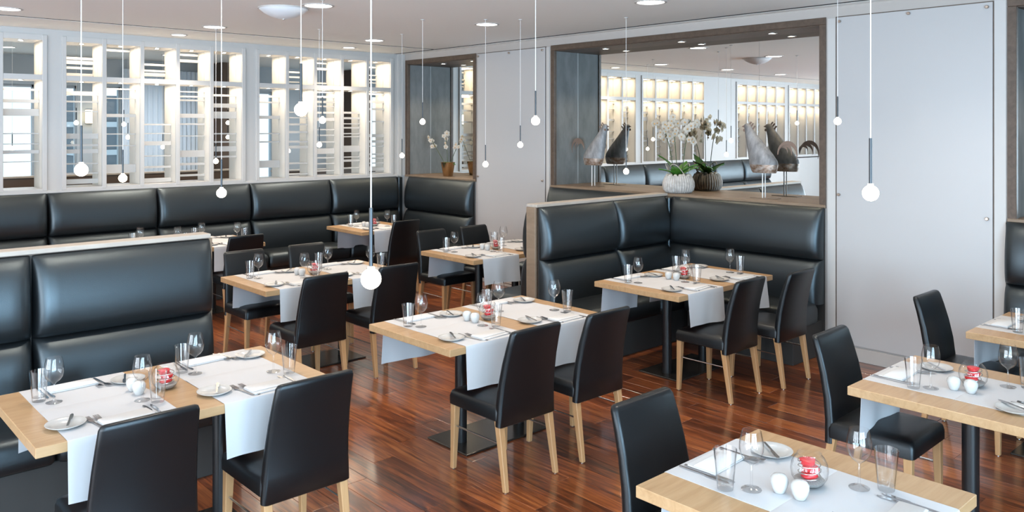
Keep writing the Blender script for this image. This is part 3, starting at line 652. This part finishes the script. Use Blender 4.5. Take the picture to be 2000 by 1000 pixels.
# candle bowl
proto['bowl'] = MB().lathe([(.0001, .001), (.033, .001), (.046, .010), (.060, .032), (.064, .055), (.061, .078), (.051, .098), (.042, .108), (.041, .114)], 26).mesh('bowl', 'bowlglass', 50)
proto['sand'] = MB().lathe([(.0001, .004), (.034, .004), (.044, .012), (.052, .022), (.03, .027), (.0001, .030)], 20).mesh('sand', 'sand', 60)
cm = MB()
for k in range(3):
    c = (.006 * math.cos(k * 2.2), .006 * math.sin(k * 2.2)); z = .028 + k * .021
    cm.lathe([(.0001, z - .002), (.020, z), (.029 - .002 * k, z + .009), (.027, z + .018), (.018, z + .022), (.0001, z + .018)], 14, (c[0], c[1], 0), mod=lambda a, zz: 1 + .13 * math.sin(3 * a + zz * 60))
proto['candle'] = cm.mesh('candle', 'red', 60)
hel = [(.038 * math.cos(a * .5) * (1 - .1 * math.sin(a * .3)), .038 * math.sin(a * .5), .03 + .0016 * a) for a in range(0, 38)]
proto['wire'] = MB().tube(hel, .0018, 6).mesh('wire', 'steel', 60)

def put(name, cat, me, x, y, z, rz, label, group):
    o = link(name, me, None, (x, y, z)); o.rotation_euler = (0, 0, rz); return tag(o, label, cat, group)
def setting(cx, ey, rz, ph, seed, lift=0.0, skip=()):
    """one place setting; the guest sits beyond the edge at ey; rz = 0 faces +Y"""
    rng = random.Random(seed); c, s = math.cos(rz), math.sin(rz); z0 = TT + .0025 + lift
    def at(dx, dy): return cx + c * dx - s * dy, ey + s * dx + c * dy
    j = lambda a: rng.uniform(-a, a)
    def it(name, cat, dx, dy, dz, dr, lab, grp):
        if name in skip: return
        x, y = at(dx, dy); put(name, cat, proto[name], x, y, z0 + dz, rz + dr, lab + ph, grp)
    px_, py_ = -.20 + j(.008), .175 + j(.01)
    it('bread_plate', 'plate', px_, py_, .0, 0, 'round white bread plate ', 'white bread plates')
    a = R(-28) + j(.25)
    it('butter_knife', 'knife', px_ + .018, py_ + .01, .0165, a, 'butter knife across the plate ', 'butter knives')
    it('fork', 'fork', -.098 + j(.004), .118 + j(.01), .0, R(6) + j(.08), 'outer fork beside the plate ', 'forks')
    it('fork', 'fork', -.068 + j(.004), .105 + j(.01), .0, R(3) + j(.08), 'inner fork beside the napkin ', 'forks')
    it('napkin', 'napkin', .028 + j(.004), .088 + j(.006), .0, R(2) + j(.05), 'folded white napkin ', 'folded white napkins')
    it('table_knife', 'knife', .135 + j(.002), .118 + j(.006), .0, j(.05), 'inner table knife ', 'table knives')
    it('table_knife', 'knife', .158 + j(.002), .110 + j(.006), .0, j(.05), 'outer table knife ', 'table knives')
    it('wine_glass', 'wine glass', .146 + j(.008), .297 + j(.008), .0, 0, 'stemmed wine glass ', 'wine glasses')
    it('tumbler', 'tumbler', .199 + j(.005), .226 + j(.006), .0, 0, 'flared water tumbler ', 'water tumblers')
def centre(sp, bowl, ph, bz=0.0, sz=0.003):
    for (x, y), nm in zip(sp, ('salt', 'pepper')):
        t = thing('salt_shaker' if nm == 'salt' else 'pepper_shaker', 'egg-shaped white %s shaker, the %s one, %s' % (nm, 'farther' if nm == 'salt' else 'nearer', ph), 'shaker', (x, y, TT + sz), 0, 'white salt and pepper shakers')
        link('body', proto['shaker_body'], t)
        for k in range(3 if nm == 'pepper' else 2): link('hole', proto['shaker_hole'], t, (.007 * math.cos(k * 2.1), .007 * math.sin(k * 2.1), .0633))
    t = thing('candle_bowl', 'round glass bowl with a red spiral candle in grey sand, ' + ph, 'candle holder', (*bowl, TT + bz + .001), random.Random(ph).uniform(0, 6), 'glass candle bowls')
    for k in ('bowl', 'sand', 'candle', 'wire'): link(k, proto[k], t)

def table4(x0, y0, phrase, on, seed, seats=('nl', 'nr', 'fl', 'fr')):
    table('t', x0, y0, True, phrase); W = .832
    for k, (cx, side) in enumerate(((x0 + .345, 'left'), (x0 + .99, 'right'))):
        cloth(cx - .232, cx + .232, y0 + .375, y0 + W, .455, 1, 0, seed + k, 'white runner on the far %s place %s' % (side, on))
        cloth(cx - .232, cx + .232, y0 + .455, y0, .495, -1, .0016, seed + k + 10, 'white runner on the near %s place %s' % (side, on))
        if 'n' + side[0] in seats: setting(cx, y0, 0, 'at the near %s seat %s' % (side, on), seed * 10 + k, .0016)
        if 'f' + side[0] in seats: setting(cx, y0 + W, P_, 'at the far %s seat %s' % (side, on), seed * 10 + k + 5)
    centre(((x0 + .515, y0 + .475), (x0 + .518, y0 + .40)), (x0 + .645, y0 + .415), on)
def table2(x0, y0, phrase, on, seed):
    table('t', x0, y0, False, phrase); W = .832; cx = x0 + .403
    cloth(cx - .235, cx + .235, y0 + .410, y0 + W, .44, 1, 0, seed, 'white runner on the far half ' + on)
    cloth(cx - .235, cx + .235, y0 + .4105, y0, .49, -1, 0, seed + 10, 'white runner on the near half ' + on)
    setting(cx, y0, 0, 'at the near seat ' + on, seed * 10); setting(cx, y0 + W, P_, 'at the far seat ' + on, seed * 10 + 5)
    centre(((x0 + .318, y0 + .462), (x0 + .322, y0 + .388)), (x0 + .443, y0 + .418), on, .0025)
table4(2.865, 3.643, 'standing in the centre of the floor', 'of the central table', 1)
table4(.795, 3.62, 'before the large front-left bench', 'of the front-left table', 2)
table4(5.01, 3.645, 'in the corner booth under the mirror', 'of the corner booth table', 3)
table2(2.263, .997, 'in the right foreground, cut by the lower edge', 'of the foreground right table', 4)
table2(3.885, 1.005, 'second in the right-hand row', 'of the second right table', 5)
table2(5.459, 1.005, 'cut off by the picture\'s right edge', 'of the right edge table', 6)
table4(2.85, 5.89, 'middle left, between two pairs of chairs', 'of the middle-left table', 7)
table4(4.94, 5.925, 'past the booth divider before the narrow panel', 'past the booth divider', 8)
table2(5.30, 8.43, 'in the far corner below the lattice', 'of the far corner table', 9)
table4(2.74, 8.42, 'at the back wall bench, half hidden by the front bench', 'of the back wall table', 11)

# ------------------------------------------------------------------ roosters, orchids
def rooster(label, x, y, flip):
    t = thing('metal_rooster', label, 'rooster figure', (x, y, NZ0), 0 if not flip else P_, 'sheet metal roosters on the mirror shelf')
    MB().cbox(-.055, .055, -.15, .12, 0, .005, .001).build('base_plate', 'shelfwood', t)
    for sx in (-.024, .024):
        MB().tube([(sx, 0, .005), (sx, 0, .255)], .0055, 8).build('leg', 'cord', t, 40)
    def ring(z, cy, ry, rx): return [(rx * math.cos(2 * P_ * i / 24), cy + ry * math.sin(2 * P_ * i / 24), z) for i in range(24)]
    MB().loft([ring(.245, -.005, .120, .060), ring(.262, -.003, .130, .066), ring(.30, 0, .142, .073), ring(.325, .002, .147, .076)]).build('band', 'zincband', t, 50)
    MB().loft([ring(.325, .002, .148, .077), ring(.36, .008, .146, .077), ring(.42, .034, .130, .071), ring(.48, .066, .110, .063), ring(.54, .100, .086, .054), ring(.60, .132, .064, .043), ring(.65, .158, .047, .035), ring(.69, .174, .038, .029), ring(.712, .180, .028, .022), ring(.72, .182, .012, .01)]).build('body', 'zinc', t, 60)
    # comb: three sheet prongs, in the YZ plane
    def sheet(pts, th=.004): return MB().poly(pts, -th / 2, th / 2).xf(Matrix(((0, 0, 1, 0), (1, 0, 0, 0), (0, 1, 0, 0), (0, 0, 0, 1))))
    for a, b in ((.155, .705), (.135, .69), (.115, .665)):
        sheet([(a + .022, b - .01), (a + .004, b - .012), (a - .028, b + .030), (a - .012, b + .034)]).build('comb_prong', 'copperish', t)
    sheet([(.205, .695), (.212, .705), (.243, .690), (.212, .680)]).build('beak', 'copperish', t)
    for s in (-1, 1):
        MB().lathe([(.014, 0), (.014, .004)], 12, cap0=True, cap1=True).xf(Matrix.Translation((s * .024, .2, .655)) @ Matrix.Rotation(R(90), 4, 'Y')).build('wattle', 'copperish', t)
    # tail: three sickle feathers springing from one root
    for k, (rr_, w, end) in enumerate(((.098, .034, -25), (.070, .028, -15), (.046, .022, -5))):
        n = 14; ry_, rz_ = -.150, .425 + .012 * k; cy = ry_ - rr_; A, B = [], []
        for i in range(n + 1):
            u = i / n; a = R(0 + (180 - end) * u); q = w * (.25 + .75 * math.sin(min(1, u * 1.5) * P_ / 2)) * (1 if u < .6 else max(.04, (1 - u) / .4)) * .5
            A.append((cy + (rr_ + q) * math.cos(a), rz_ + (rr_ + q) * math.sin(a) * 1.15)); B.append((cy + (rr_ - q) * math.cos(a), rz_ + (rr_ - q) * math.sin(a) * 1.15))
        f = sheet(A + B[::-1], .004).build('tail_feather', 'copperish', t); f.location.x = .007 * (k - 1)
    return t
rooster('taller whitewashed metal rooster facing left on the mirror shelf', 7.125, 4.19, False)
rooster('metal rooster facing right at the left end of the mirror shelf', 7.13, 6.385, True)

def blossom_mesh():
    mb = MB()
    for k in range(5):
        a = 2 * P_ * k / 5 + P_ / 2; w = .019 if k in (1, 4) else .013; L = .036
        d = Vector((math.cos(a), 0, math.sin(a))); e = Vector((-math.sin(a), 0, math.cos(a)))
        pts = [(0, 0), (.35, .75), (.7, 1), (1, .35), (1, -.35), (.7, -1), (.35, -.75)]
        v = [d * (L * u) + e * (w * q) + Vector((0, -.008 * math.sin(u * 2.2), 0)) for u, q in pts]
        v2 = [p + Vector((0, .0015, 0)) for p in v]; n = len(v)
        mb.add(v + v2, [tuple(range(n)), tuple(reversed(range(n, 2 * n)))] + [(i, i + n, (i + 1) % n + n, (i + 1) % n) for i in range(n)])
    return mb.mesh('blossom', 'petal')
BL = blossom_mesh(); CORE = MB().sphere((0, -.010, -.003), .007, 8, 6, (1, 1.3, 1)).mesh('lip', 'petalcore', 60)
def leaf_mb(L, w, rise, droop):
    mb = MB(); n = 8; top = []
    for i in range(n + 1):
        u = i / n; ww = w * math.sin(min(1, .12 + u * .95) * P_) ** .7 if u < 1 else .001
        y = L * u * math.cos(rise * (1 - u * .3)); z = L * u * math.sin(rise) - droop * u * u
        top.append([(-ww, y, z + .010), (0, y, z), (ww, y, z + .010), (ww, y, z + .007), (0, y, z - .003), (-ww, y, z + .007)])
    return mb.loft(top)
def stem_curve(p0, p1, p2, n=12):
    p0, p1, p2 = Vector(p0), Vector(p1), Vector(p2)
    return [p0 * (1 - u) ** 2 + p1 * 2 * u * (1 - u) + p2 * u * u for u in [i / n for i in range(n + 1)]]
def add_blossom(t, p, rng, face):
    o = link('blossom', BL, t, p); o.rotation_euler = (rng.uniform(-.4, .4), rng.uniform(-.6, .6), face + rng.uniform(-.8, .8)); k = rng.uniform(.85, 1.15); o.scale = (k, k, k)
    link('lip', CORE, o)
# wide pot on the mirror shelf
t = thing('orchid_basket', 'white orchids in a ribbed grey basket pot on the mirror shelf', 'potted orchid', (7.07, 5.145, NZ0))
rib = lambda a, z: 1 + .06 * abs(math.sin(a * 18)) ** .8
MB().lathe([(.10, 0), (.125, .004), (.148, .03), (.158, .07), (.156, .11), (.142, .15), (.128, .178), (.120, .183), (.112, .172), (.112, .15)], 288, cap0=True, mod=rib).build('basket', 'basket', t, 60)
MB().lathe([(.112, .158), (.06, .165), (.0001, .168)], 24).build('soil', 'soil', t, 60)
rng = random.Random(3)
for k in range(13):
    a = 2 * P_ * k / 13 + rng.uniform(-.1, .1); r_ = rng.uniform(.085, .112)
    MB().sphere((0, 0, 0), 1, 10, 6, (rng.uniform(.018, .03), rng.uniform(.016, .024), rng.uniform(.012, .018))).build('pebble', 'pebble', t, 60, (r_ * math.cos(a), r_ * math.sin(a), .186))
for a, L, w, rise in ((.35, .31, .055, 1.1), (1.2, .25, .05, .6), (2.1, .25, .05, .75), (3.3, .27, .052, .8), (4.2, .24, .05, .7), (5.0, .26, .05, .95), (5.75, .25, .05, .65)):
    o = leaf_mb(L, w, rise, .06).build('leaf', 'leaf', t, 60, (.02 * math.cos(a), .02 * math.sin(a), .165)); o.rotation_euler = (0, 0, a)
for (p1, p2, nb) in (((.0, .10, .52), (.02, .23, .72), 21), ((-.02, .03, .60), (-.03, .06, .80), 19), ((.02, -.07, .55), (.0, -.15, .76), 21)):
    pts = stem_curve((.0, p2[1] * .25, .16), p1, p2, 12); MB().tube(pts, [.0045] * 8 + [.0035] * 5, 6).build('flower_stem', 'stem', t, 60)
    for k in range(nb):
        u = .60 + .4 * k / nb; i_ = min(11, int(u * 12)); p = pts[i_] + (pts[i_ + 1] - pts[i_]) * (u * 12 - i_)
        add_blossom(t, (p.x + rng.uniform(-.06, .05), p.y + rng.uniform(-.085, .085), p.z + rng.uniform(-.05, .05)), rng, P_ * 1.65)
for k in range(5):
    a = rng.uniform(0, 6.28); b = a + rng.uniform(1.2, 2.4); q = .10
    pts = stem_curve((q * math.cos(a), q * math.sin(a), .18), (.2 * math.cos((a + b) / 2), .2 * math.sin((a + b) / 2), .42), (q * math.cos(b), q * math.sin(b), .19), 14)
    MB().tube(pts, .0045, 6).build('twig', 'twig', t, 60)
# copper pot in the narrow niche
t = thing('orchid_copper_pot', 'white orchid in a tapered copper pot in the narrow niche', 'potted orchid', (7.09, 9.06, NZ0))
MB().lathe([(.062, 0), (.066, .003), (.098, .19), (.102, .195), (.096, .195), (.092, .17)], 32, cap0=True).build('pot', 'copper', t, 50)
MB().lathe([(.092, .172), (.05, .18), (.0001, .183)], 20).build('soil', 'soil', t, 60)
for a, L, w, rise in ((.4, .12, .022, .3), (2.2, .11, .02, .3), (3.7, .12, .02, .25), (5.2, .11, .02, .35)):
    o = leaf_mb(L, w, rise, .05).build('leaf', 'leaf', t, 60, (.02 * math.cos(a), .02 * math.sin(a), .18)); o.rotation_euler = (0, 0, a)
for (p1, p2, nb) in (((-.02, .20, .34), (-.05, .33, .52), 5), ((.0, .02, .40), (-.02, .03, .60), 6), ((.03, -.12, .36), (.04, -.24, .52), 5)):
    pts = stem_curve((0, p2[1] * .2, .17), p1, p2, 12); MB().tube(pts, .004, 6).build('flower_stem', 'stem', t, 60)
    for k in range(nb):
        p = pts[12 - k]; add_blossom(t, (p.x + rng.uniform(-.04, .02), p.y + rng.uniform(-.05, .05), p.z + rng.uniform(-.03, .03)), rng, P_ * 1.65)

# ------------------------------------------------------------------ checks on labels
seen = {}
for o in C.objects:
    if o.parent is None and o.get('label'):
        seen.setdefault(o['label'], []).append(o.name)
for k, v in seen.items():
    if len(v) > 1: print('SAME LABEL', k, v)
